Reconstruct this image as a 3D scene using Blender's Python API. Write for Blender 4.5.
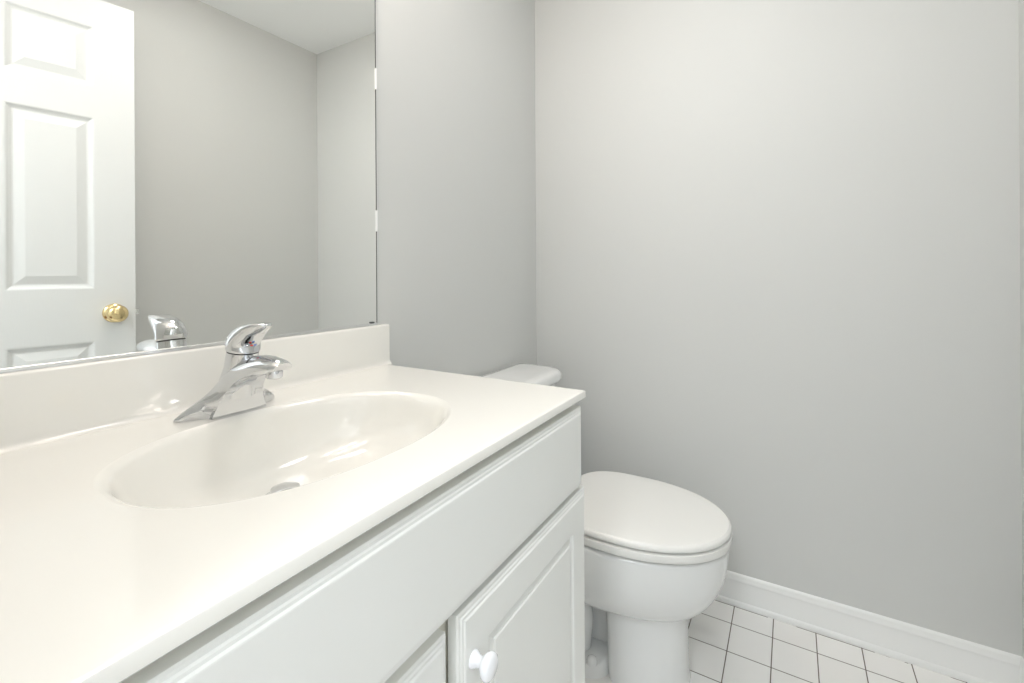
import bpy, bmesh, math
from mathutils import Matrix, Vector

for o in list(bpy.data.objects):
    bpy.data.objects.remove(o)
S = bpy.context.scene
C = S.collection

# ------------------------------------------------------------------ camera
CAM_Z = 1.0740
FOC, V0 = 467.035, 273.162
YAW, ROLL = math.radians(30.875), math.radians(-0.332)
right = Vector((math.sin(YAW), -math.cos(YAW), 0))
up = Vector((0, 0, 1))
fwd = Vector((math.cos(YAW), math.sin(YAW), 0))
er = right * math.cos(ROLL) + up * math.sin(ROLL)
eu = up * math.cos(ROLL) - right * math.sin(ROLL)
cd = bpy.data.cameras.new('camera')
cam = bpy.data.objects.new('camera', cd)
C.objects.link(cam)
M = Matrix((er, eu, -fwd)).transposed().to_4x4()
M.translation = Vector((0, 0, CAM_Z))
cam.matrix_world = M
cd.sensor_width = 36
cd.lens = FOC / 1024 * 36
cd.shift_y = -(341.5 - V0) / 1024
cd.clip_start = 0.01
S.camera = cam

# ------------------------------------------------------------------ light
S.view_settings.view_transform = 'Standard'
S.view_settings.look = 'None'
S.view_settings.gamma = 1
S.view_settings.use_curve_mapping = False
S.view_settings.exposure = 0.29
S.cycles.max_bounces = 12
S.cycles.diffuse_bounces = 8
S.cycles.glossy_bounces = 6

W = bpy.data.worlds.new('hallway_daylight')
S.world = W
W.use_nodes = True
W.node_tree.nodes['Background'].inputs[0].default_value = (0.93, 0.97, 1.0, 1)
W.node_tree.nodes['Background'].inputs[1].default_value = 1.6


def lamp(name, kind, loc, power, col, **kw):
    l = bpy.data.lights.new(name, kind)
    l.energy = power
    l.color = col
    for k, v in kw.items():
        setattr(l, k, v)
    o = bpy.data.objects.new(name, l)
    o.location = loc
    C.objects.link(o)
    return o


# room dimensions
XE, YW, YR, ZC = 1.660, 0.879, -0.493, 2.285      # end wall, mirror wall, rear wall, ceiling
DOOR_Y0, DOOR_Y1, DOOR_H = -0.412, 0.300, 2.04    # doorway in the left wall

for bx_ in (0.24, 0.43, 0.62):                     # vanity bar bulbs above the mirror
    lamp('vanity_bulb', 'POINT', (bx_, 0.74, 2.07), 2.1, (1.0, 0.86, 0.76), shadow_soft_size=0.045)
lamp('ceiling_fill', 'AREA', (0.92, 0.18, ZC - 0.006), 3.9, (1.0, 0.985, 0.97), shape='DISK', size=0.32)  # unseen fill disk, added under the ceiling to lift floor and counter
lamp('hallway_fill', 'POINT', (-0.70, 0.12, 2.02), 30.0, (0.95, 0.98, 1.0), shadow_soft_size=0.16)  # unseen fill, added outside the doorway to brighten the room from the front


# ------------------------------------------------------------------ materials
def mat(name, col, rough=0.5, metal=0.0, coat=0.0, spec=0.5, bump=0.0, bscale=200.0, var=0.0, stretch=None):
    m = bpy.data.materials.new(name)
    m.use_nodes = True
    nt = m.node_tree
    b = nt.nodes['Principled BSDF']
    b.inputs['Base Color'].default_value = (*col, 1)
    b.inputs['Roughness'].default_value = rough
    b.inputs['Metallic'].default_value = metal
    b.inputs['Coat Weight'].default_value = coat
    b.inputs['Coat Roughness'].default_value = 0.04
    b.inputs['Specular IOR Level'].default_value = spec
    tc = nt.nodes.new('ShaderNodeTexCoord')
    src = tc.outputs['Object']
    if stretch:
        mp = nt.nodes.new('ShaderNodeMapping')
        mp.inputs['Scale'].default_value = stretch
        nt.links.new(src, mp.inputs['Vector'])
        src = mp.outputs['Vector']
    if bump > 0 or var > 0:
        nz = nt.nodes.new('ShaderNodeTexNoise')
        nz.inputs['Scale'].default_value = bscale
        nz.inputs['Detail'].default_value = 3
        nt.links.new(src, nz.inputs['Vector'])
        if bump > 0:
            bp = nt.nodes.new('ShaderNodeBump')
            bp.inputs['Strength'].default_value = bump
            bp.inputs['Distance'].default_value = 0.002
            nt.links.new(nz.outputs['Fac'], bp.inputs['Height'])
            nt.links.new(bp.outputs['Normal'], b.inputs['Normal'])
        if var > 0:
            mx = nt.nodes.new('ShaderNodeMix')
            mx.data_type = 'RGBA'
            mx.inputs['A'].default_value = (*[c * (1 - var) for c in col], 1)
            mx.inputs['B'].default_value = (*[min(1, c * (1 + var)) for c in col], 1)
            nt.links.new(nz.outputs['Fac'], mx.inputs['Factor'])
            nt.links.new(mx.outputs['Result'], b.inputs['Base Color'])
    return m


M_WALL = mat('wall_paint', (0.63, 0.64, 0.63), 0.55, bump=0.05, bscale=350, spec=0.3)
M_CEIL = mat('ceiling_paint', (0.92, 0.935, 0.94), 0.8, bump=0.05, bscale=300, spec=0.2)
M_TRIM = mat('trim_paint', (0.86, 0.87, 0.865), 0.3, spec=0.4)
M_DOOR = mat('door_paint', (0.70, 0.72, 0.725), 0.4, bump=0.12, bscale=60, spec=0.4, stretch=(6, 6, 0.6))
M_CAB = mat('cabinet_foil', (0.80, 0.81, 0.79), 0.35, spec=0.45, var=0.01, bscale=9)
M_FRAME = mat('cabinet_frame_laminate', (0.70, 0.685, 0.61), 0.5)
M_TOP = mat('cultured_marble', (0.835, 0.825, 0.785), 0.12, coat=0.4, var=0.012, bscale=5)
M_PORC = mat('porcelain', (0.80, 0.81, 0.81), 0.08, coat=0.3, spec=0.5, var=0.004, bscale=6)
M_SEAT = mat('seat_plastic', (0.82, 0.82, 0.80), 0.22, spec=0.5, var=0.004, bscale=8)
M_CHROME = mat('chrome', (0.68, 0.69, 0.705), 0.04, metal=1.0, var=0.01, bscale=40)
M_DARKGAP = mat('black_gap_shade_bumper', (0.03, 0.03, 0.03), 0.5, var=0.1)  # near-black: painted shade of the lever gap, also the seat bumpers
M_BRASS = mat('polished_brass', (0.83, 0.66, 0.36), 0.12, metal=1.0, var=0.03, bscale=60)
M_MIRROR = mat('mirror_silver', (0.925, 0.93, 0.905), 0.0, metal=1.0)
M_MEDGE = mat('mirror_dark_edge', (0.05, 0.055, 0.055), 0.35, var=0.1)
M_CHAN = mat('brushed_channel', (0.86, 0.86, 0.86), 0.22, metal=1.0, bump=0.02, bscale=90)
M_EDGE_STRIP = mat('pale_edge_strip', (0.95, 0.96, 0.96), 0.1, coat=0.5)
M_KNOB = mat('white_ceramic_knob', (0.88, 0.89, 0.93), 0.08, coat=0.6, var=0.003, bscale=30)
M_RED = mat('red_mark', (0.7, 0.04, 0.03), 0.3)
M_BLUE = mat('blue_mark', (0.15, 0.22, 0.55), 0.3)
M_WOOD = mat('hall_wood_floor', (0.16, 0.085, 0.045), 0.35, var=0.35, bscale=12, stretch=(6, 0.6, 1))
M_DARK = mat('dark_drain', (0.12, 0.12, 0.12), 0.4, metal=0.6)


def tile_material():
    m = bpy.data.materials.new('white_square_tile')
    m.use_nodes = True
    nt = m.node_tree
    b = nt.nodes['Principled BSDF']
    tc = nt.nodes.new('ShaderNodeTexCoord')
    sp = nt.nodes.new('ShaderNodeSeparateXYZ')
    nt.links.new(tc.outputs['Object'], sp.inputs[0])

    def math_(op, a, bb=None, c=None):
        n = nt.nodes.new('ShaderNodeMath')
        n.operation = op
        for i, v in enumerate((a, bb, c)):
            if v is None:
                continue
            if isinstance(v, (int, float)):
                n.inputs[i].default_value = v
            else:
                nt.links.new(v, n.inputs[i])
        return n.outputs[0]

    masks, cells = [], []
    for ax, off, size in (('X', 1.565, 0.1200), ('Y', 0.1620, 0.1097)):
        t = math_('DIVIDE', math_('SUBTRACT', sp.outputs[ax], off), size)
        dist = math_('MULTIPLY', math_('PINGPONG', t, 0.5), size)     # distance to the nearest joint
        masks.append(math_('SMOOTH_MIN', math_('DIVIDE', math_('SUBTRACT', dist, 0.0009), 0.0009), 1.0, 0.05))
        cells.append(math_('FLOOR', t))
    k = math_('MINIMUM', masks[0], masks[1])
    # open joint where the cut tiles meet the baseboard, filled in places
    nz = nt.nodes.new('ShaderNodeTexNoise')
    nz.inputs['Scale'].default_value = 7.0
    nt.links.new(tc.outputs['Object'], nz.inputs['Vector'])
    fill = math_('MULTIPLY', math_('GREATER_THAN', nz.outputs['Fac'], 0.52), 1.0)
    ln = math_('DIVIDE', math_('SUBTRACT', math_('ABSOLUTE', math_('SUBTRACT', sp.outputs['X'], XE - 0.0100)), 0.0007), 0.0008)
    k = math_('MINIMUM', k, math_('MAXIMUM', ln, fill))
    cl = nt.nodes.new('ShaderNodeClamp')
    nt.links.new(k, cl.inputs[0])
    wn = nt.nodes.new('ShaderNodeTexWhiteNoise')
    wn.noise_dimensions = '2D'
    cb = nt.nodes.new('ShaderNodeCombineXYZ')
    nt.links.new(cells[0], cb.inputs[0])
    nt.links.new(cells[1], cb.inputs[1])
    nt.links.new(cb.outputs[0], wn.inputs['Vector'])
    tl = nt.nodes.new('ShaderNodeMix')
    tl.data_type = 'RGBA'
    tl.inputs['A'].default_value = (0.83, 0.82, 0.80, 1)
    tl.inputs['B'].default_value = (0.87, 0.865, 0.85, 1)
    nt.links.new(wn.outputs['Value'], tl.inputs['Factor'])
    mx = nt.nodes.new('ShaderNodeMix')
    mx.data_type = 'RGBA'
    mx.inputs['A'].default_value = (0.13, 0.105, 0.085, 1)
    nt.links.new(tl.outputs['Result'], mx.inputs['B'])
    nt.links.new(cl.outputs[0], mx.inputs['Factor'])
    nt.links.new(mx.outputs['Result'], b.inputs['Base Color'])
    rg = math_('MULTIPLY_ADD', cl.outputs[0], -0.45, 0.7)
    nt.links.new(rg, b.inputs['Roughness'])
    bp = nt.nodes.new('ShaderNodeBump')
    bp.inputs['Strength'].default_value = 0.5
    bp.inputs['Distance'].default_value = 0.001
    nt.links.new(cl.outputs[0], bp.inputs['Height'])
    nt.links.new(bp.outputs['Normal'], b.inputs['Normal'])
    return m


M_TILE = tile_material()


# ------------------------------------------------------------------ helpers
def obj(name, bm, m, parent=None, smooth=None, kind=None, label=None):
    bmesh.ops.recalc_face_normals(bm, faces=bm.faces)
    me = bpy.data.meshes.new(name)
    bm.to_mesh(me)
    bm.free()
    ms = m if isinstance(m, (list, tuple)) else [m]
    for x in ms:
        me.materials.append(x)
    if smooth is not None:
        me.shade_smooth()
        me.set_sharp_from_angle(angle=math.radians(smooth))
    o = bpy.data.objects.new(name, me)
    C.objects.link(o)
    if parent:
        # world-space vertices: re-base on the parent's origin
        o.parent = parent
        root = parent
        loc = Vector((0, 0, 0))
        while root:
            loc += root.location
            root = root.parent
        o.location = (0, 0, 0)
        for v in me.vertices:
            v.co -= loc
    if kind:
        o['kind'] = kind
    if label:
        o['label'] = label
    return o


def thing(name, label, cat, loc, group=None):
    o = bpy.data.objects.new(name, None)
    o.empty_display_size = 0.05
    C.objects.link(o)
    o.location = loc
    o['label'] = label
    o['category'] = cat
    if group:
        o['group'] = group
    return o


def box(bm, x0, x1, y0, y1, z0, z1, bev=0.0, seg=2):
    r = bmesh.ops.create_cube(bm, size=1.0)
    vs = r['verts']
    for v in vs:
        v.co = Vector((x0 + (v.co.x + .5) * (x1 - x0), y0 + (v.co.y + .5) * (y1 - y0), z0 + (v.co.z + .5) * (z1 - z0)))
    if bev > 0:
        es = list({e for v in vs for e in v.link_edges})
        bmesh.ops.bevel(bm, geom=es, offset=bev, segments=seg, profile=0.5, affect='EDGES')


def loft(bm, loops, cap0=True, cap1=True):
    rows = [[bm.verts.new(p) for p in lp] for lp in loops]
    n = len(rows[0])
    for a, b in zip(rows, rows[1:]):
        for i in range(n):
            j = (i + 1) % n
            bm.faces.new((a[i], a[j], b[j], b[i]))
    if cap0:
        bm.faces.new(list(reversed(rows[0])))
    if cap1:
        bm.faces.new(rows[-1])
    return rows


def prism(bm, prof, axis, a, b):
    """extrude a closed 2-D profile along x or y; prof holds the two other coordinates"""
    def P(q, t):
        return (t, q[0], q[1]) if axis == 'x' else (q[0], t, q[1])
    loft(bm, [[P(q, a) for q in prof], [P(q, b) for q in prof]])


def lathe(bm, prof, org, axis, n=32):
    """prof: (radius, distance along axis)"""
    ax = Vector(axis).normalized()
    u = ax.orthogonal().normalized()
    w = ax.cross(u)
    o = Vector(org)
    loops = []
    for r, t in prof:
        loops.append([o + ax * t + (u * math.cos(2 * math.pi * i / n) + w * math.sin(2 * math.pi * i / n)) * max(r, 1e-4)
                      for i in range(n)])
    loft(bm, loops)


def tube(bm, pts, rad, n=14):
    loops = []
    P = [Vector(p) for p in pts]
    up_ = Vector((1, 0, 0))
    for i, p_ in enumerate(P):
        t = (P[min(i + 1, len(P) - 1)] - P[max(i - 1, 0)]).normalized()
        u = (up_ - t * up_.dot(t)).normalized()
        w = t.cross(u)
        r = rad[i] if isinstance(rad, (list, tuple)) else rad
        loops.append([p_ + (u * math.cos(2 * math.pi * k / n) + w * math.sin(2 * math.pi * k / n)) * r for k in range(n)])
    loft(bm, loops)


def catmull(pts, n):
    """resample a list of tuples smoothly"""
    P = [Vector(p) for p in pts]
    out = []
    for i in range(len(P) - 1):
        p0 = P[max(i - 1, 0)]
        p1, p2 = P[i], P[i + 1]
        p3 = P[min(i + 2, len(P) - 1)]
        for k in range(n):
            t = k / n
            out.append(0.5 * ((2 * p1) + (p2 - p0) * t + (2 * p0 - 5 * p1 + 4 * p2 - p3) * t * t + (3 * p1 - p0 - 3 * p2 + p3) * t ** 3))
    out.append(P[-1])
    return out


def catmull_n(rows, n):
    """the same for rows of plain numbers of any length"""
    out = []
    for i in range(len(rows) - 1):
        q0 = rows[max(i - 1, 0)]; q1 = rows[i]; q2 = rows[i + 1]; q3 = rows[min(i + 2, len(rows) - 1)]
        for k in range(n):
            t = k / n
            out.append([0.5 * (2 * b + (c - a) * t + (2 * a - 5 * b + 4 * c - d) * t * t + (3 * b - a - 3 * c + d) * t ** 3)
                        for a, b, c, d in zip(q0, q1, q2, q3)])
    out.append(list(rows[-1]))
    return out


def panel_rings(bm, x0, x1, z0, z1, rings, place, first=None):
    """nested rectangles: rings = (inset, height); place(x, z, h) -> point. Returns the outer row."""
    rows = []
    for ins, h in rings:
        pts = [(x0 + ins, z0 + ins), (x1 - ins, z0 + ins), (x1 - ins, z1 - ins), (x0 + ins, z1 - ins)]
        rows.append([bm.verts.new(place(x, z, h)) for x, z in pts])
    for a, b in zip(rows, rows[1:]):
        for i in range(4):
            j = (i + 1) % 4
            bm.faces.new((a[i], a[j], b[j], b[i]))
    bm.faces.new(rows[-1])
    return rows


# ------------------------------------------------------------------ the room shell
T = 0.12
HX = 1.25            # the hallway outside the doorway, as far as its opposite wall
bm = bmesh.new(); box(bm, -HX, XE + T, YR - T, YW + T, -0.10, 0.0)
obj('floor', bm, M_TILE, kind='structure')
bm = bmesh.new(); box(bm, -HX, XE + T, YR - T, YW + T, ZC, ZC + 0.10)
obj('ceiling', bm, M_CEIL, kind='structure')
bm = bmesh.new(); box(bm, -T, XE + T, YW, YW + T, 0, ZC)
obj('wall_back', bm, M_WALL, kind='structure')
bm = bmesh.new(); box(bm, XE, XE + T, YR, YW, 0, ZC)
obj('wall_right', bm, M_WALL, kind='structure')
bm = bmesh.new(); box(bm, -T, XE + T, YR - T, YR, 0, ZC)
obj('wall_front', bm, M_WALL, kind='structure')
bm = bmesh.new()
box(bm, -T, 0, YR, DOOR_Y0 - 0.015, 0, ZC)
box(bm, -T, 0, DOOR_Y1 + 0.015, YW, 0, ZC)
box(bm, -T, 0, DOOR_Y0 - 0.015, DOOR_Y1 + 0.015, DOOR_H + 0.015, ZC)
obj('wall_left', bm, M_WALL, kind='structure')
bm = bmesh.new()
box(bm, -T, 0, DOOR_Y0 - 0.015, DOOR_Y0, 0, DOOR_H)
box(bm, -T, 0, DOOR_Y1, DOOR_Y1 + 0.015, 0, DOOR_H)
box(bm, -T, 0, DOOR_Y0 - 0.015, DOOR_Y1 + 0.015, DOOR_H, DOOR_H + 0.015)
obj('trim_1', bm, M_TRIM, kind='structure')


bm = bmesh.new(); box(bm, -HX - T, -HX, -1.8, 1.8, 0, ZC)
obj('wall_hallway', bm, M_WALL, kind='structure')
bm = bmesh.new(); box(bm, -HX, -T - 0.001, -1.8, YR - T, -0.10, -0.001); box(bm, -HX, -T - 0.001, YW + T, 1.8, -0.10, -0.001); box(bm, -HX, -T - 0.06, YR - T, YW + T, 0.0, 0.004)
obj('floor_hallway', bm, M_WOOD, kind='structure')


# baseboards: (distance from wall, height); a shoe moulding at the foot, a stepped cap on top
def arc(cx, cz, r, a0, a1, n):
    return [(cx + r * math.cos(math.radians(a0 + (a1 - a0) * i / n)), cz + r * math.sin(math.radians(a0 + (a1 - a0) * i / n)))
            for i in range(n + 1)]


BASE = [(0, 0), (0.0080, 0), (0.0085, 0.003), (0.0085, 0.010), (0.0078, 0.0145), (0.0062, 0.0175), (0.0052, 0.0185), (0.0050, 0.0790),
        (0.0072, 0.0810), (0.0076, 0.0850), (0.0060, 0.0890), (0.0056, 0.0940), (0.0048, 0.0985), (0.0028, 0.1025), (0, 0.1045)]
bm = bmesh.new(); prism(bm, [(XE - d, h) for d, h in BASE], 'y', YR, YW)
obj('baseboard_right', bm, M_TRIM, kind='structure', smooth=30)
bm = bmesh.new(); prism(bm, [(YR + d, h) for d, h in BASE], 'x', 0.0, XE)
obj('baseboard_front', bm, M_TRIM, kind='structure', smooth=30)
bm = bmesh.new(); prism(bm, [(YW - d, h) for d, h in BASE], 'x', 0.842, XE)
obj('baseboard_back', bm, M_TRIM, kind='structure', smooth=30)

# ------------------------------------------------------------------ the six-panel door, swung open along the rear wall
DW, DT = 0.748, 0.035
DA = math.radians(8.0)
EDGE = Vector((0.752, -0.295, 0))          # free vertical edge, face towards the mirror
ux = Vector((-math.cos(DA), -math.sin(DA), 0))   # from the free edge towards the hinge
un = Vector((-math.sin(DA), math.cos(DA), 0))    # out of the face, towards the room


def dp(s, z, h=0.0):
    return EDGE + ux * s + un * h + Vector((0, 0, z))


D_Z0, D_Z1 = 0.008, 2.03
xs = [0, 0.110, 0.322, 0.426, 0.638, DW]
zs = [D_Z0, 0.25, 0.849, 1.028, 1.617, 1.722, 1.930, D_Z1]
bm = bmesh.new()
gv = {}
for i, x in enumerate(xs):
    for j, z in enumerate(zs):
        gv[i, j] = bm.verts.new(dp(x, z))
for i in range(5):
    for j in range(7):
        if i in (1, 3) and j in (1, 3, 5):
            rows = panel_rings(bm, xs[i], xs[i + 1], zs[j], zs[j + 1],
                               [(0, 0), (0.004, -0.001), (0.010, -0.0065), (0.016, -0.0095), (0.020, -0.0095), (0.044, -0.002), (0.046, -0.0015)],
                               lambda a, b, h: dp(a, b, h))
        else:
            bm.faces.new((gv[i, j], gv[i + 1, j], gv[i + 1, j + 1], gv[i, j + 1]))
bmesh.ops.remove_doubles(bm, verts=bm.verts, dist=1e-5)
be = [e for e in bm.edges if len(e.link_faces) == 1]
r = bmesh.ops.extrude_edge_only(bm, edges=be)
nv = [v for v in r['geom'] if isinstance(v, bmesh.types.BMVert)]
bmesh.ops.translate(bm, verts=nv, vec=-un * DT)
bmesh.ops.contextual_create(bm, geom=[e for e in bm.edges if len(e.link_faces) == 1])
door = obj('door_1', bm, M_DOOR, kind='structure')

bm = bmesh.new()
lathe(bm, [(0.0, 0), (0.033, 0), (0.033, 0.003), (0.030, 0.008), (0.020, 0.011), (0.012, 0.014), (0.011, 0.026), (0.016, 0.031),
           (0.024, 0.035), (0.0285, 0.042), (0.030, 0.050), (0.0285, 0.057), (0.023, 0.063), (0.014, 0.067), (0.0, 0.068)],
      dp(0.060, 0.942), un, 40)
obj('door_knob', bm, M_BRASS, door, smooth=50, label='polished brass round door knob')
bm = bmesh.new()
lathe(bm, [(0.0, 0), (0.033, 0), (0.033, 0.003), (0.030, 0.008), (0.014, 0.012), (0.012, 0.018), (0.02, 0.024), (0.024, 0.03), (0.02, 0.036), (0.0, 0.039)],
      dp(0.060, 0.942, -DT), -un, 32)
obj('door_knob', bm, M_BRASS, door, smooth=50, label='polished brass round door knob')
bm = bmesh.new()
lp = []
for s, w in ((0.0, 0.008), (-0.008, 0.008), (-0.012, 0.004)):
    lp.append([dp(s, 0.942 - 0.009, -DT / 2 - w), dp(s, 0.942 - 0.009, -DT / 2 + w), dp(s, 0.942 + 0.009, -DT / 2 + w), dp(s, 0.942 + 0.009, -DT / 2 - w)])
loft(bm, lp)
obj('latch_bolt', bm, M_CHAN, door, label='small metal latch bolt on the door edge')

# ------------------------------------------------------------------ wall mirror
MX0, MX1, MZ0, MZ1, MY = 0.030, 0.8135, 0.9515, 1.90, 0.872
mir = thing('wall_mirror', 'large frameless wall mirror above the sink, reflecting the white door', 'mirror', (0.42, YW, MZ0))
bm = bmesh.new()
box(bm, MX0, MX1, MY, YW, MZ0 + 0.0005, MZ1)
bmesh.ops.bisect_plane(bm, geom=bm.verts[:] + bm.edges[:] + bm.faces[:], plane_co=(MX1 - 0.0028, 0, 0), plane_no=(1, 0, 0))
for f in bm.faces:
    c_ = f.calc_center_median()
    f.material_index = 0 if c_.y < MY + 1e-4 and c_.x < MX1 - 0.0028 else 1      # dark desilvered rim at the cut edge
obj('mirror_glass', bm, [M_MIRROR, M_MEDGE], mir)
bm = bmesh.new()                                    # bottom J channel
prism(bm, [(YW, 0.9493), (MY - 0.0035, 0.9493), (MY - 0.0035, 0.9545), (MY - 0.0028, 0.9550), (MY - 0.0012, 0.9550), (MY - 0.0005, 0.9542), (MY - 0.0005, 0.9510), (YW, 0.9510)],
      'x', MX0 - 0.002, MX1 - 0.002)
obj('bottom_channel', bm, M_CHAN, mir, label='thin silver metal channel along the mirror foot')
for zc in (1.204, 1.552):  # two pale strips over the mirror's right edge
    bm = bmesh.new()
    box(bm, MX1 - 0.0030, MX1 + 0.0012, MY - 0.003, YW, zc - 0.026, zc + 0.026, 0.0012)
    obj('mirror_edge_strip', bm, M_EDGE_STRIP, mir, label='small pale strip at the mirror edge')
bm = bmesh.new()
box(bm, 0.791, 0.801, MY - 0.0045, MY - 0.0002, 0.9552, 0.9585, 0.001)
obj('setting_block', bm, M_MEDGE, mir, label='tiny dark block at the mirror foot')

# ------------------------------------------------------------------ vanity top with integral basin
CT = 0.852
CX0, CX1, CY0, CY1 = 0.004, 0.829, 0.3350, 0.865
top = thing('bathroom_sink', 'glossy cream sink counter with an integral oval basin and backsplash', 'sink', (0.425, 0.60, CT - 0.017))
BX, BY, BA, BB = 0.4225, 0.590, 0.219, 0.155


def ell(a, s, cy=0.0):
    e = 2 / 2.25
    c, d = math.cos(a), math.sin(a)
    return (BX + s * BA * math.copysign(abs(c) ** e, c), BY + cy + s * BB * math.copysign(abs(d) ** e, d))


NA = 128
angs = sorted([2 * math.pi * i / NA for i in range(NA)] +
              [math.atan2(cy - BY, cx - BX) % (2 * math.pi) for cx in (CX0, CX1) for cy in (CY0, CY1)])


def rect(a, ins):
    c, d = math.cos(a), math.sin(a)
    ts = []
    if abs(c) > 1e-9:
        ts.append(((CX1 - BX) if c > 0 else (CX0 - BX)) / c)
    if abs(d) > 1e-9:
        ts.append(((CY1 - BY) if d > 0 else (CY0 - BY)) / d)
    t = min(q for q in ts if q > 0)
    x, y = BX + t * c, BY + t * d
    return (min(max(x, CX0 + ins), CX1 - ins), min(max(y, CY0 + ins), CY1 - ins))


bm = bmesh.new()
loops = [[(*ell(a, 1.07), CT) for a in angs], [(*ell(a, 1.075), CT) for a in angs], [(*rect(a, 0.0065), CT) for a in angs], [(*rect(a, 0.0030), CT) for a in angs], [(*rect(a, 0.0009), CT - 0.0008) for a in angs],
         [(*rect(a, 0.0), CT - 0.0026) for a in angs], [(*rect(a, 0.0), CT - 0.0135) for a in angs], [(*rect(a, 0.0015), CT - 0.015) for a in angs],
         [(*rect(a, 0.02), CT - 0.015) for a in angs], [(*ell(a, 1.07), CT - 0.015) for a in angs]]
loft(bm, loops, False, False)
obj('countertop', bm, M_TOP, top, smooth=40)

prof = catmull([(1.07, 0, 0), (1.060, 0, 0), (1.047, -0.0006, 0), (1.024, -0.0030, 0), (1.002, -0.0080, 0), (0.977, -0.0185, 0.001), (0.938, -0.0385, 0.003), (0.87, -0.061, 0.008),
                (0.75, -0.082, 0.018), (0.55, -0.097, 0.034), (0.32, -0.1045, 0.047), (0.135, -0.107, 0.055)], 3)
bm = bmesh.new()
loft(bm, [[(*ell(a, p_[0], p_[2]), CT + p_[1]) for a in angs] for p_ in prof], False, True)
basin = obj('basin', bm, M_TOP, top, smooth=60)
DR = Vector((BX - 0.002, BY + 0.055, CT - 0.107))
bm = bmesh.new()
lathe(bm, [(0.0, 0), (0.031, 0), (0.031, 0.0015), (0.028, 0.003), (0.023, 0.003), (0.021, 0.001), (0.0, 0.0005)], DR + Vector((0, 0, 0.0003)), (0, 0, 1), 40)
drain = obj('drain_flange', bm, M_CHROME, basin, smooth=40, label='chrome sink drain ring')
bm = bmesh.new()
lathe(bm, [(0.006, 0.0), (0.006, 0.008), (0.019, 0.009), (0.0205, 0.0105), (0.0195, 0.0125), (0.012, 0.014), (0.0, 0.0145)], DR + Vector((0, 0, 0.001)), (0, 0, 1), 40)
obj('drain_stopper', bm, M_CHROME, top, smooth=40, label='chrome pop-up stopper in the sink drain')

ZB = 0.949
bm = bmesh.new()
bp_ = ([(YW - 0.001, CT - 0.002), (0.8460, CT - 0.002), (0.8460, CT + 0.0002)] + arc(0.8460, CT + 0.0105, 0.0103, 270, 355, 6)
       + [(0.8572, ZB - 0.004), (0.8578, ZB - 0.0015), (0.8595, ZB), (YW - 0.001, ZB)])
XL, XR = CX0, 0.842
loft(bm, [[(x, (YW - 0.001) - ((YW - 0.001) - y) * k, CT - 0.002 + (z - CT + 0.002) * (1 - (1 - k) * 0.04)) for y, z in bp_]
          for x, k in ((XL, 1), (XR - 0.004, 1), (XR - 0.0012, 0.94), (XR, 0.82))])
obj('backsplash', bm, M_TOP, top, smooth=50)

# ------------------------------------------------------------------ vanity cabinet
cab = thing('vanity_cabinet', 'white bathroom vanity cabinet under the cream sink counter', 'cabinet', (0.425, 0.60, 0))
KX0, KX1, KY0, KY1, KZ1 = 0.012, 0.8215, 0.3600, 0.876, CT - 0.0152
bm = bmesh.new()
t_ = 0.016
box(bm, KX0, KX0 + t_, KY0 + t_, KY1, 0, KZ1)                 # sides
box(bm, KX1 - t_, KX1, KY0 + t_, KY1, 0, KZ1)
box(bm, KX0 + t_, KX1 - t_, KY1 - 0.006, KY1, 0.09, KZ1)      # back
box(bm, KX0 + t_, KX1 - t_, KY0 + t_, KY1 - 0.006, 0.09, 0.105)   # bottom
obj('carcass', bm, M_CAB, cab)
bm = bmesh.new()                                              # face frame
box(bm, KX0, KX0 + 0.04, KY0, KY0 + t_, 0.09, KZ1)
box(bm, KX1 - 0.04, KX1, KY0, KY0 + t_, 0.09, KZ1)
box(bm, KX0 + 0.04, KX1 - 0.04, KY0, KY0 + t_, KZ1 - 0.04, KZ1)
box(bm, KX0 + 0.04, KX1 - 0.04, KY0, KY0 + t_, 0.640, 0.700)
box(bm, KX0 + 0.04, KX1 - 0.04, KY0, KY0 + t_, 0.09, 0.125)
box(bm, 0.400, 0.448, KY0, KY0 + t_, 0.125, 0.640)
obj('face_frame', bm, M_FRAME, cab)
bm = bmesh.new()
box(bm, KX0 + t_, KX1 - t_, KY0 + 0.06, KY0 + 0.072, 0, 0.09)
obj('toe_kick', bm, M_CAB, cab)


def front(name, x0, x1, z0, z1, yb, yf, raised, label=None):
    """a moulded front standing from yb to yf (yf nearer the room), with a stepped edge"""
    th = yb - yf
    rings = [(0.0, 0.0), (0.0, th - 0.0058), (0.0020, th - 0.0040), (0.0050, th - 0.0037), (0.0066, th - 0.0022),
             (0.0094, th - 0.0019), (0.0112, th - 0.0003), (0.0126, th)]
    if raised:
        rings += [(0.060, th), (0.0615, th - 0.0012), (0.0635, th - 0.0058), (0.066, th - 0.0062), (0.068, th - 0.0055), (0.0725, th - 0.0022), (0.0745, th - 0.0020),
                  (0.0760, th - 0.0004), (0.0780, th)]
    bm = bmesh.new()
    rows = panel_rings(bm, x0, x1, z0, z1, rings, lambda a, b, h: (a, yb - h, b))
    bm.faces.new(list(reversed(rows[0])))
    return obj(name, bm, M_CAB, cab, label=label)


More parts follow.
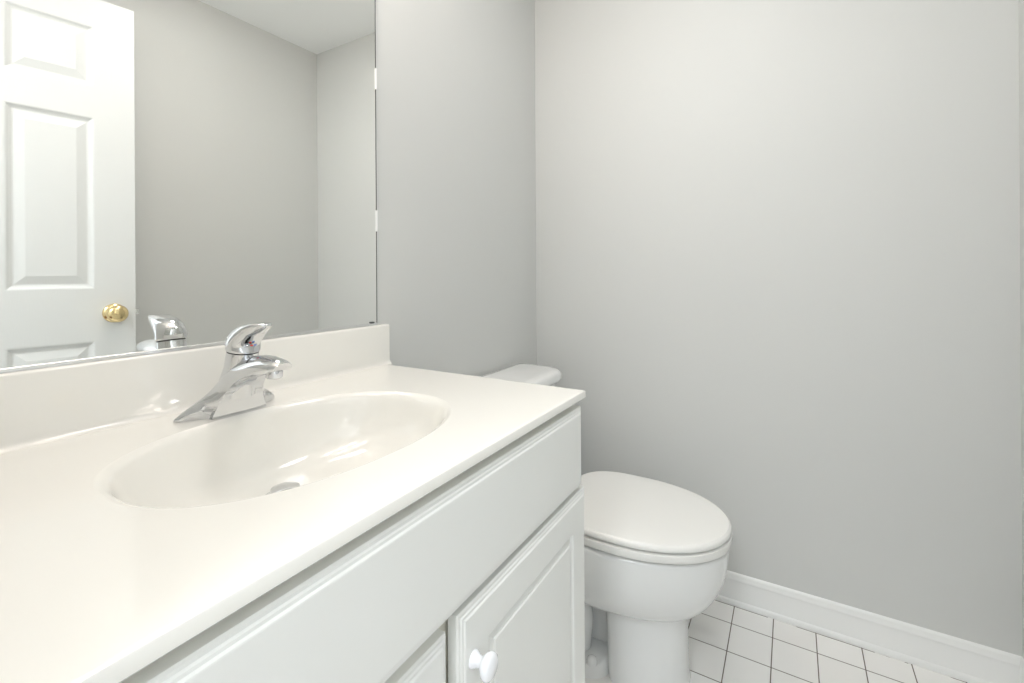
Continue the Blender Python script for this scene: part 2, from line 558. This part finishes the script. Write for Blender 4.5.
front('drawer_front', 0.016, 0.8190, 0.6765, 0.8235, 0.3590, 0.3360, False, 'wide false drawer front with a stepped edge')
d1 = front('cabinet_door', 0.4385, 0.8320, 0.105, 0.6685, 0.3545, 0.3360, True, 'raised panel door at the right')
d2 = front('cabinet_door', 0.016, 0.4255, 0.105, 0.6570, 0.3590, 0.3420, True, 'raised panel door at the left, near the picture edge')
for d, x, y in ((d1, 0.4655, 0.3360), (d2, 0.386, 0.3420)):
    bm = bmesh.new()
    lathe(bm, [(0.0, 0), (0.0105, 0), (0.0105, 0.0015), (0.0085, 0.004), (0.0068, 0.008), (0.0072, 0.012), (0.011, 0.0155), (0.0145, 0.019),
               (0.0158, 0.0225), (0.0150, 0.026), (0.011, 0.0285), (0.0, 0.0295)], (x, y, 0.602), (0, -1, 0), 36)
    obj('door_knob', bm, M_KNOB, d, smooth=60, label='white ceramic mushroom knob')
for zc in (0.55, 0.18):                # hinge barrels just behind the right door
    bm = bmesh.new()
    tube(bm, [(0.8190, 0.3568, zc - 0.025), (0.8190, 0.3568, zc + 0.025)], 0.0026, 12)
    obj('door_hinge', bm, M_CHAN, cab)

# ------------------------------------------------------------------ faucet
FX = 0.420
FDY, FDZ = 0.004, 0.015
fau = thing('faucet', 'chrome single-lever faucet standing on the cream sink counter', 'faucet', (FX, 0.78, CT))
#        Uy     Uz     Ty     Tz     wf      w
rows = [(0.7570, 0.8374, 0.8170, 0.8374, 0.0430, 0.0800),
        (0.7568, 0.8420, 0.8150, 0.8420, 0.0420, 0.0790),
        (0.7555, 0.8500, 0.8050, 0.8540, 0.0385, 0.0690),
        (0.7520, 0.8620, 0.7975, 0.8720, 0.0340, 0.0490),
        (0.7450, 0.8750, 0.7880, 0.8920, 0.0300, 0.0345),
        (0.7340, 0.8880, 0.7740, 0.9110, 0.0270, 0.0285),
        (0.7180, 0.8990, 0.7480, 0.9225, 0.0245, 0.0258),
        (0.6980, 0.9065, 0.7150, 0.9320, 0.0225, 0.0238),
        (0.6760, 0.9110, 0.6830, 0.9355, 0.0205, 0.0220),
        (0.6560, 0.9140, 0.6550, 0.9325, 0.0180, 0.0195),
        (0.6445, 0.9180, 0.6405, 0.9275, 0.0130, 0.0145)]
rows = [(a + FDY, b + FDZ, c + FDY, d + FDZ, e, f) for a, b, c, d, e, f in catmull_n(rows, 3)]
bm = bmesh.new()
loops = []
for uy, uz, ty, tz, wf, w in rows:
    lp = []
    k = max(0, min(1, (w - 0.032) / 0.03))           # 1 at the winged foot, 0 along the spout
    h0 = [(wf, 0.0), (w * .97, 0.13), (w, 0.30), (w * .965, 0.46), (w * .86, 0.63), (w * .68, 0.79), (w * .44, 0.92), (w * .2, 0.985), (0.0, 1.0)]
    h1 = [(wf, 0.0), (wf * 1.0, 0.14), (wf + .42 * (w - wf), 0.36), (w * .95, 0.50), (w, 0.60), (w * .90, 0.72), (w * .55, 0.87), (w * .25, 0.97), (0.0, 1.0)]
    half = [(a * (1 - k) + c * k, b * (1 - k) + d * k) for (a, b), (c, d) in zip(h0, h1)]
    pts = [(-wf * q, 0.0) for q in (1, 0.5, 0, -0.5)] + half + [(-a, t) for a, t in reversed(half[1:-1])]
    for x, t in pts:
        lp.append((FX + x, uy + (ty - uy) * t, uz + (tz - uz) * t))
    loops.append(lp)
loft(bm, loops)
# neck that carries the handle
nk = [(0.778, 0.868, 0.0300), (0.770, 0.890, 0.0265), (0.7610, 0.912, 0.0240), (0.7565, 0.931, 0.0234), (0.7555, 0.9365, 0.0232)]
tl = math.radians(9)


def ring(cy, cz, rx, ry, n=36, tilt=tl):
    cy, cz = cy + FDY - 0.006, cz + FDZ
    return [(FX + rx * math.cos(2 * math.pi * i / n), cy + ry * math.sin(2 * math.pi * i / n) * math.cos(tilt),
             cz + ry * math.sin(2 * math.pi * i / n) * math.sin(tilt)) for i in range(n)]


loft(bm, [ring(y, z, r_, r_) for y, z, r_ in nk])
obj('faucet_body', bm, M_CHROME, fau, smooth=48)
bm = bmesh.new()
loft(bm, [ring(0.7555, 0.9362, 0.0222, 0.0222), ring(0.7550, 0.9388, 0.0222, 0.0222)])
obj('lever_gap_shade', bm, M_DARKGAP, fau, label='dark gap line under the lever')  # black ring that paints the shade in the gap below the handle
hr = catmull_n([(0.7790, 0.7310, 0.0000, 0.0243), (0.7795, 0.7300, 0.0030, 0.0250), (0.7800, 0.7285, 0.0120, 0.0252), (0.7780, 0.7165, 0.0220, 0.0242),
                (0.7715, 0.7030, 0.0300, 0.0228), (0.7620, 0.6930, 0.0360, 0.0212), (0.7490, 0.6885, 0.0402, 0.0196), (0.7340, 0.6880, 0.0432, 0.0172),
                (0.7190, 0.6910, 0.0450, 0.0130), (0.7110, 0.6980, 0.0455, 0.0060)], 3)
bm = bmesh.new()
loops = []
for yb, yf, dz, hw in hr:
    cy, ry = (yb + yf) / 2, (yb - yf) / 2
    lp = []
    for i in range(40):
        a = 2 * math.pi * i / 40
        x, y = hw * math.cos(a), ry * math.sin(a)
        if y < 0:
            y *= 0.80 + 0.20 * (abs(math.sin(a)) if dz > 0.03 else 1)
            if dz < 0.03:
                y *= 1 - 0.16 * min(1, dz / 0.01) * abs(math.sin(a)) ** 3     # flattened front
        lp.append((FX + x, cy + y + FDY - 0.006, 0.9390 + FDZ + dz + (cy + y - 0.755) * math.tan(tl) * max(0, 1 - dz / 0.03)))
    loops.append(lp)
loft(bm, loops)
hd = obj('lever_handle', bm, M_CHROME, fau, smooth=50)
for s, m_ in ((-1, M_RED), (1, M_BLUE)):
    bm = bmesh.new()
    r = bmesh.ops.create_uvsphere(bm, u_segments=14, v_segments=8, radius=1)
    for v in r['verts']:
        v.co = Vector((FX + 0.002 + s * 0.0028 + v.co.x * 0.0028, 0.7236 + FDY + v.co.y * 0.0012, 0.9480 + FDZ + v.co.z * 0.0013))
    obj('temperature_mark', bm, m_, hd, smooth=60, label='tiny red hot mark' if s < 0 else 'tiny blue cold mark')
bm = bmesh.new()
lathe(bm, [(0.0, -0.004), (0.0115, -0.004), (0.0118, 0.0), (0.0118, 0.008), (0.0105, 0.0095), (0.0095, 0.0095), (0.009, 0.007), (0.0, 0.007)], (FX, 0.6650 + FDY, 0.9130 + FDZ), (0, 0.05, -1), 30)
obj('aerator', bm, M_CHROME, fau, smooth=40)

# ------------------------------------------------------------------ toilet
TX = 1.282
toi = thing('toilet', 'white porcelain toilet with closed lid between the vanity and the end wall', 'toilet', (TX, 0.5, 0))


def egg(yf, yb, hw, z, n=64, pf=2.0, pb=2.6, mid=0.60, x0=TX):
    """egg outline: front tip yf, back yb, widest at the fraction mid from the front"""
    ym = yf + (yb - yf) * mid
    out = []
    for i in range(n):
        a = 2 * math.pi * i / n
        c, s = math.cos(a), math.sin(a)
        e = 2 / (pf if s < 0 else pb)
        x = hw * math.copysign(abs(c) ** e, c)
        y = ym + (ym - yf if s < 0 else yb - ym) * math.copysign(abs(s) ** e, s)
        out.append((x0 + x, y, z))
    return out


# bowl
bw = catmull_n([(0.250, 0.570, 0.060, 0.183), (0.240, 0.585, 0.090, 0.186), (0.222, 0.600, 0.116, 0.194), (0.196, 0.610, 0.144, 0.213), (0.171, 0.620, 0.166, 0.245),
                (0.151, 0.628, 0.180, 0.288), (0.141, 0.635, 0.186, 0.332), (0.138, 0.640, 0.187, 0.366), (0.140, 0.640, 0.185, 0.3785),
                (0.150, 0.636, 0.177, 0.3835)], 3)
bm = bmesh.new()
loft(bm, [egg(yf, yb, hw, z, pf=2.05, mid=0.62) for yf, yb, hw, z in bw])
# shelf under the tank
loft(bm, [egg(0.55, 0.850, hw, z, pf=5, pb=5, mid=0.5) for hw, z in ((0.085, 0.25), (0.105, 0.28), (0.115, 0.33), (0.118, 0.36), (0.115, 0.372))])
# front foot
pd = catmull_n([(0.232, 0.570, 0.106, 0.0), (0.233, 0.568, 0.1055, 0.010), (0.235, 0.56, 0.1045, 0.025), (0.2365, 0.555, 0.1040, 0.08), (0.238, 0.55, 0.1035, 0.13),
                (0.241, 0.55, 0.1025, 0.17), (0.238, 0.555, 0.105, 0.195)], 3)


def foot(yf, yb, hw, z):
    pts = []
    ya = yf + 0.15                           # end of the broad front column
    n = 22
    for i in range(n + 1):                   # front half: broad rounded column
        a = math.pi + math.pi * i / n
        e = 2 / 2.35
        c, s = math.cos(a), math.sin(a)
        pts.append((TX + hw * math.copysign(abs(c) ** e, c), ya + (ya - yf) * math.copysign(abs(s) ** e, s), z))
    tw = hw * 0.32                           # narrower web behind
    pts += [(TX + hw * .97, ya + 0.022, z), (TX + hw * .86, ya + 0.037, z), (TX + tw, ya + 0.052, z), (TX + tw, yb, z),
            (TX - tw, yb, z), (TX - tw, ya + 0.052, z), (TX - hw * .86, ya + 0.037, z), (TX - hw * .97, ya + 0.022, z)]
    return pts


loft(bm, [foot(*q) for q in pd])
# rear foot plate and trapway bulges on either side
loft(bm, [egg(0.42, 0.72, hw, z, pf=4, pb=4, mid=0.5) for hw, z in ((0.128, 0.0), (0.128, 0.022), (0.122, 0.034), (0.10, 0.042))])
loft(bm, [egg(0.52, 0.74, hw, z, pf=3, pb=3, mid=0.5) for hw, z in ((0.10, 0.0), (0.085, 0.06), (0.08, 0.16), (0.09, 0.28))])
for sx in (-1, 1):
    tube(bm, catmull([(TX + sx * 0.068, 0.515, 0.0), (TX + sx * 0.070, 0.512, 0.06), (TX + sx * 0.074, 0.505, 0.12), (TX + sx * 0.078, 0.515, 0.16), (TX + sx * 0.08, 0.55, 0.19),
                      (TX + sx * 0.08, 0.59, 0.185), (TX + sx * 0.078, 0.62, 0.14), (TX + sx * 0.076, 0.63, 0.05), (TX + sx * 0.076, 0.63, 0.005)], 4), 0.034, 18)
bowl = obj('bowl', bm, M_PORC, toi, smooth=42)
for sx in (-1, 1):
    bm = bmesh.new()
    lathe(bm, [(0.014, 0.0), (0.014, 0.006), (0.012, 0.013), (0.007, 0.018), (0.0, 0.0195)], (TX + sx * 0.110, 0.46, 0.036), (0, 0, 1), 24)
    obj('bolt_cap', bm, M_PORC, bowl, smooth=50)
# seat ring (flattened torus) and lid
bm = bmesh.new()
so = [(0.138, 0.573, 0.183, 0.3910), (0.1315, 0.577, 0.189, 0.3925), (0.129, 0.578, 0.191, 0.4000), (0.1305, 0.5775, 0.1895, 0.4100), (0.134, 0.575, 0.186, 0.4112)]
si = [(0.190, 0.520, 0.128, 0.4120), (0.197, 0.515, 0.122, 0.4080), (0.197, 0.515, 0.122, 0.3930), (0.193, 0.518, 0.126, 0.3910)]
lps = [egg(yf, yb, hw, z, pf=2.05, pb=2.7, mid=0.58) for yf, yb, hw, z in so + si]
loft(bm, lps + [lps[0]], False, False)
bmesh.ops.remove_doubles(bm, verts=bm.verts, dist=1e-6)
obj('seat', bm, M_SEAT, toi, smooth=38, label='closed white seat ring under the lid')
for (sx, sy) in ((-0.09, 0.28), (0.09, 0.28), (-0.13, 0.40), (0.13, 0.40)):
    bm = bmesh.new()
    box(bm, TX + sx * 1.18 - 0.008, TX + sx * 1.18 + 0.008, sy - 0.018, sy + 0.018, 0.3825, 0.3915, 0.001)
    obj('seat_bumper', bm, M_DARKGAP, toi)
bm = bmesh.new()
ld = catmull_n([(0.1375, 0.578, 0.1815, 0.4162), (0.1325, 0.582, 0.1865, 0.4172), (0.1310, 0.584, 0.1880, 0.4225), (0.1325, 0.583, 0.1865, 0.4285), (0.1365, 0.580, 0.1825, 0.4320),
                (0.145, 0.574, 0.174, 0.4340), (0.20, 0.52, 0.118, 0.4355), (0.28, 0.45, 0.05, 0.4360)], 2)
loft(bm, [egg(yf, yb, hw, z, pf=2.05, pb=3.3, mid=0.56) for yf, yb, hw, z in ld])
obj('lid', bm, M_SEAT, toi, smooth=38, label='closed white toilet lid')
for sx in (-1, 1):
    bm = bmesh.new()
    box(bm, TX + sx * 0.075 - 0.022, TX + sx * 0.075 + 0.022, 0.562, 0.612, 0.3800, 0.4145, 0.006, 3)
    obj('seat_hinge', bm, M_SEAT, toi, smooth=50)
# tank


def rrect(x0, x1, y0, y1, z, rf, rb, n=8):
    pts = []
    for cx, cy, r_, a0 in ((x1 - rb, y1 - rb, rb, 0), (x0 + rb, y1 - rb, rb, 90), (x0 + rf, y0 + rf, rf, 180), (x1 - rf, y0 + rf, rf, 270)):
        for i in range(n + 1):
            a = math.radians(a0 + 90 * i / n)
            pts.append((cx + r_ * math.cos(a), cy + r_ * math.sin(a), z))
    return pts


bm = bmesh.new()
loft(bm, [rrect(TX - w, TX + w, yf, 0.852, z, rf, 0.025) for w, yf, z, rf in
          ((0.155, 0.700, 0.373, 0.05), (0.165, 0.693, 0.378, 0.05), (0.175, 0.688, 0.40, 0.055), (0.192, 0.686, 0.52, 0.07), (0.199, 0.683, 0.704, 0.07))])
obj('tank', bm, M_PORC, toi, smooth=45)
bm = bmesh.new()
loft(bm, [rrect(TX - w, TX + w, yf, yb, z, rf, 0.02) for w, yf, yb, z, rf in
          ((0.210, 0.678, 0.858, 0.704, 0.075), (0.221, 0.669, 0.864, 0.711, 0.085), (0.223, 0.667, 0.866, 0.720, 0.085), (0.2225, 0.6675, 0.8655, 0.732, 0.085), (0.219, 0.671, 0.863, 0.739, 0.082),
           (0.211, 0.679, 0.856, 0.7435, 0.075), (0.18, 0.70, 0.838, 0.7455, 0.055))])
obj('tank_lid', bm, M_PORC, toi, smooth=50)
bm = bmesh.new()
lathe(bm, [(0.0, 0), (0.014, 0), (0.014, 0.006), (0.008, 0.009), (0.008, 0.016), (0.0, 0.016)], (TX - 0.13, 0.6850, 0.645), (0, -1, 0), 24)
tube(bm, [(TX - 0.145, 0.668, 0.645), (TX - 0.115, 0.662, 0.643), (TX - 0.075, 0.662, 0.638)], [0.007, 0.0065, 0.008], 14)
obj('flush_lever', bm, M_CHROME, toi, smooth=50)
